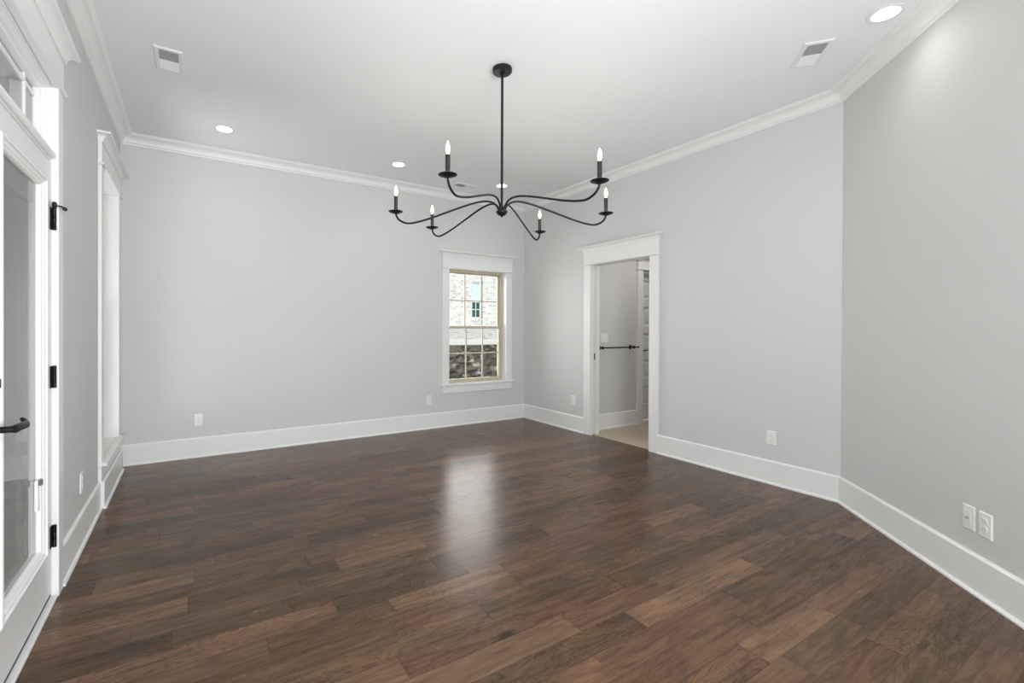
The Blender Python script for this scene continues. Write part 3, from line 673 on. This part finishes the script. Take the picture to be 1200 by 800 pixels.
vent(-0.122, 3.552, PI/2, 'white ceiling vent at upper left near the left wall')
vent(3.333, 1.362, math.radians(39), 'white ceiling vent beside the downlight at upper right')
vent(2.84, 4.80, 0.0, 'white ceiling vent behind the chandelier close to far wall')

# ------------------------------------------------------------------ chandelier
CXY = Vector((1.770, 2.502)); HUB = 2.030
ch_ = thing('chandelier', (CXY.x, CXY.y, HUB-0.05), 'black six-arm candle chandelier hanging from the middle of the ceiling', 'chandelier')
def cz(z): return Vector((CXY.x, CXY.y, z))
bm = BM(); lathe(bm, [(0.0, 0), (0.060, 0), (0.064, -0.004), (0.064, -0.026), (0.058, -0.032), (0.016, -0.034), (0.014, -0.046), (0.0, -0.046)], cz(HC), seg=40); obj('canopy', bm, M_BLACK, ch_, autosmooth=35)
bm = BM(); lathe(bm, [(0.0085, 0), (0.0085, HC-0.04-HUB)], cz(HUB), seg=16); obj('stem', bm, M_BLACK, ch_, autosmooth=35)
bm = BM(); lathe(bm, [(0.0, -0.034), (0.006, -0.033), (0.007, -0.026), (0.020, -0.021), (0.033, -0.010), (0.038, 0.002), (0.038, 0.006), (0.030, 0.010), (0.018, 0.012), (0.012, 0.03), (0.0, 0.03)], cz(HUB-0.008), seg=32); obj('hub', bm, M_BLACK, ch_, autosmooth=35)
for deg, Rr in ((-146.2, 0.775), (145.4, 0.712), (102.5, 0.730), (30.9, 0.762), (-83.5, 0.777), (-25.6, 0.716)):
    a = math.radians(deg); e = Vector((math.cos(a), math.sin(a), 0)); k = Rr/0.745
    P = lambda rr, z: cz(HUB+z)+e*rr*k
    bm = BM(); pts = catmull([P(0.020, 0.0), P(0.032, 0.030), P(0.065, 0.058), P(0.125, 0.066), P(0.22, 0.048), P(0.36, 0.004), P(0.50, -0.042), P(0.60, -0.068), P(0.665, -0.074), P(0.715, -0.055), P(0.740, -0.026), P(0.745, 0.002)], 8)
    tube(bm, pts, 0.0066, 12); arm = obj('arm', bm, M_BLACK, ch_, autosmooth=60)
    p = P(0.745, 0)
    bm = BM(); lathe(bm, [(0.0, -0.010), (0.012, -0.010), (0.020, -0.007), (0.044, 0.001), (0.050, 0.006), (0.047, 0.008), (0.030, 0.004), (0.013, 0.004), (0.0, 0.004)], p, seg=32); obj('drip_dish', bm, M_BLACK, arm, autosmooth=35)
    bm = BM(); lathe(bm, [(0.0, 0.003), (0.0125, 0.003), (0.0125, 0.108), (0.009, 0.110), (0.0, 0.110)], p, seg=24); obj('candle_sleeve', bm, M_BRONZE, arm, autosmooth=35)
    bm = BM(); lathe(bm, [(0.0, 0.109), (0.007, 0.110), (0.0095, 0.122), (0.012, 0.136), (0.0115, 0.148), (0.0075, 0.162), (0.0035, 0.173), (0.0, 0.180)], p, seg=20); obj('bulb', bm, M_BULB, arm, autosmooth=60, label='lit flame-shaped bulb')
    l = bpy.data.lights.new('candle_glow', 'POINT'); l.energy = 1.9; l.shadow_soft_size = 0.05; l.color = (1, 0.95, 0.89)
    o = bpy.data.objects.new('candle_glow', l); C.objects.link(o); o.parent = ch_; o.location = p+Vector((0, 0, 0.20))-WLOC[ch_]

# unseen fill lamp added to light the hall
area('hall_fill', (5.0, 3.3, 2.58), (5.0, 3.3, 0), 0.35, 0.35, 8, (1, 0.96, 0.92))

# ------------------------------------------------------------------ OUTSIDE the windows
bm = BM(); box(bm, XL-TW-9, XL-TW-0.001, -6, 9.0, -0.35, -0.12); tag(obj('patio_slab', bm, M_CONC), 'dark concrete patio added outside the glass door', 'patio', kind='structure')  # made-up ground, kept dark to hold the door glass grey
bm = BM(); box(bm, -9, 22, YF+TW+0.01, 9.3, -0.9, -0.5); tag(obj('side_yard', bm, M_STONE), 'dark side yard ground below the far window', 'ground', kind='structure')
bm = BM(); box(bm, -6.0, XL-TW-0.001, 9.0, 9.2, -0.35, 3.4); tag(obj('sky_block_wall', bm, M_BACKDROP), 'added grey wall hiding the bright horizon beyond the glass door', 'wall', kind='structure')  # made-up wall, blocks bright sky behind the door glass
bm = BM(); box(bm, -6.0, XL-TW-0.02, 1.5, 9.0, 2.75, 2.9); tag(obj('sky_block_roof', bm, M_TRIM), 'added white slab dimming the view through the glass door', 'sky screen', kind='structure')  # made-up roof, keeps the door glass from going white
# retaining bank of stones and the pale ground above it
bm = BM(); nx, nz = 150, 24; rows = []
for j in range(nz+1):
    row = []
    for i in range(nx+1):
        x = 1+14*i/nx; z = -0.6+1.46*j/nz
        y = 8.75+0.2*j/nz + random.uniform(-0.05, 0.05) + 0.05*math.sin(x*9+3*math.sin(z*7))*math.cos(z*11+x)
        row.append(bm.verts.new((x, y, z if j < nz else 0.86)))
    rows.append(row)
for j in range(nz):
    for i in range(nx): bm.faces.new((rows[j][i], rows[j][i+1], rows[j+1][i+1], rows[j+1][i]))
back = [bm.verts.new((1+14*i/nx, 9.35, 0.86)) for i in range(nx+1)]; backb = [bm.verts.new((1+14*i/nx, 9.35, -0.6)) for i in range(nx+1)]
for i in range(nx):
    bm.faces.new((rows[nz][i], rows[nz][i+1], back[i+1], back[i])); bm.faces.new((back[i], back[i+1], backb[i+1], backb[i])); bm.faces.new((backb[i], backb[i+1], rows[0][i+1], rows[0][i]))
tag(obj('retaining_bank', bm, M_STONE), 'dark mottled stone bank outside lower half of far window', 'retaining wall', kind='structure')
bm = BM(); box(bm, -6, 24, 9.34, 16, 0.3, 0.86); tag(obj('yard', bm, M_SOIL), 'pale bare yard between stone bank and neighbouring house', 'ground', kind='structure')
NB_ = Frame((0, 14, 0), (1, 0, 0), (0, -1, 0))
nh = thing('neighbor_house', (8.5, 16, 0.86), 'whitewashed brick house seen through the far window', 'house')
na, nb_, nz0, nz1 = 8.63, 9.09, 1.60, 2.93
nbm = wall('brick_wall', NB_, 2, 18, 0.3, 6.2, [(na, nb_, nz0, nz1)], 'x', z0=0.86)
for k_ in ('label', 'category', 'kind'): del nbm[k_]
nbm.data.materials[0] = M_BRICK; nbm.parent = nh; nbm.location = WLOC[nbm]-WLOC[nh]
bm = BM(); loft(bm, [[Vector((x, y, z)) for y, z in ((13.5, 6.1), (20.5, 6.1), (17, 8.6))] for x in (1.5, 18.5)]); obj('roof', bm, M_ROOF, nh)
bm = BM(); fbox(bm, NB_, 2, 2.3, -6, -0.3, 0.86, 6.2); fbox(bm, NB_, 17.7, 18, -6, -0.3, 0.86, 6.2); fbox(bm, NB_, 2, 18, -6.3, -6, 0.86, 6.2); obj('side_walls', bm, M_BRICK, nh)
bm = BM(); wz = nz0+0.62
for q in ((na, na+0.03, nz0, nz1), (nb_-0.10, nb_-0.06, nz0, nz1), (na, nb_-0.06, nz0, nz0+0.06), (na, nb_-0.06, nz1-0.03, nz1), (na, nb_-0.06, wz-0.03, wz+0.04)): fbox(bm, NB_, q[0], q[1], -0.12, -0.06, q[2], q[3])
u_ = (na+nb_-0.07)/2; fbox(bm, NB_, u_-0.012, u_+0.012, -0.085, -0.07, nz0+0.06, wz-0.03); fbox(bm, NB_, na+0.03, nb_-0.10, -0.086, -0.069, nz0+0.32, nz0+0.345)
nf = obj('window_frame', bm, M_TRIM, nh)
bm = BM(); fbox(bm, NB_, na+0.02, nb_-0.09, -0.1, -0.09, nz0+0.05, wz-0.02); obj('lower_pane', bm, M_NBGREEN, nf, label='dark green lower pane')
bm = BM(); fbox(bm, NB_, na+0.02, nb_-0.09, -0.1, -0.09, wz+0.03, nz1-0.02); obj('upper_pane', bm, M_NBSKY, nf, label='upper pane painted with a pale sky reflection')
bm = BM(); fbox(bm, NB_, na-0.06, nb_+0.06, -0.02, 0.045, nz0-0.075, nz0-0.001, 0.004); obj('sill', bm, M_BRICK, nh)
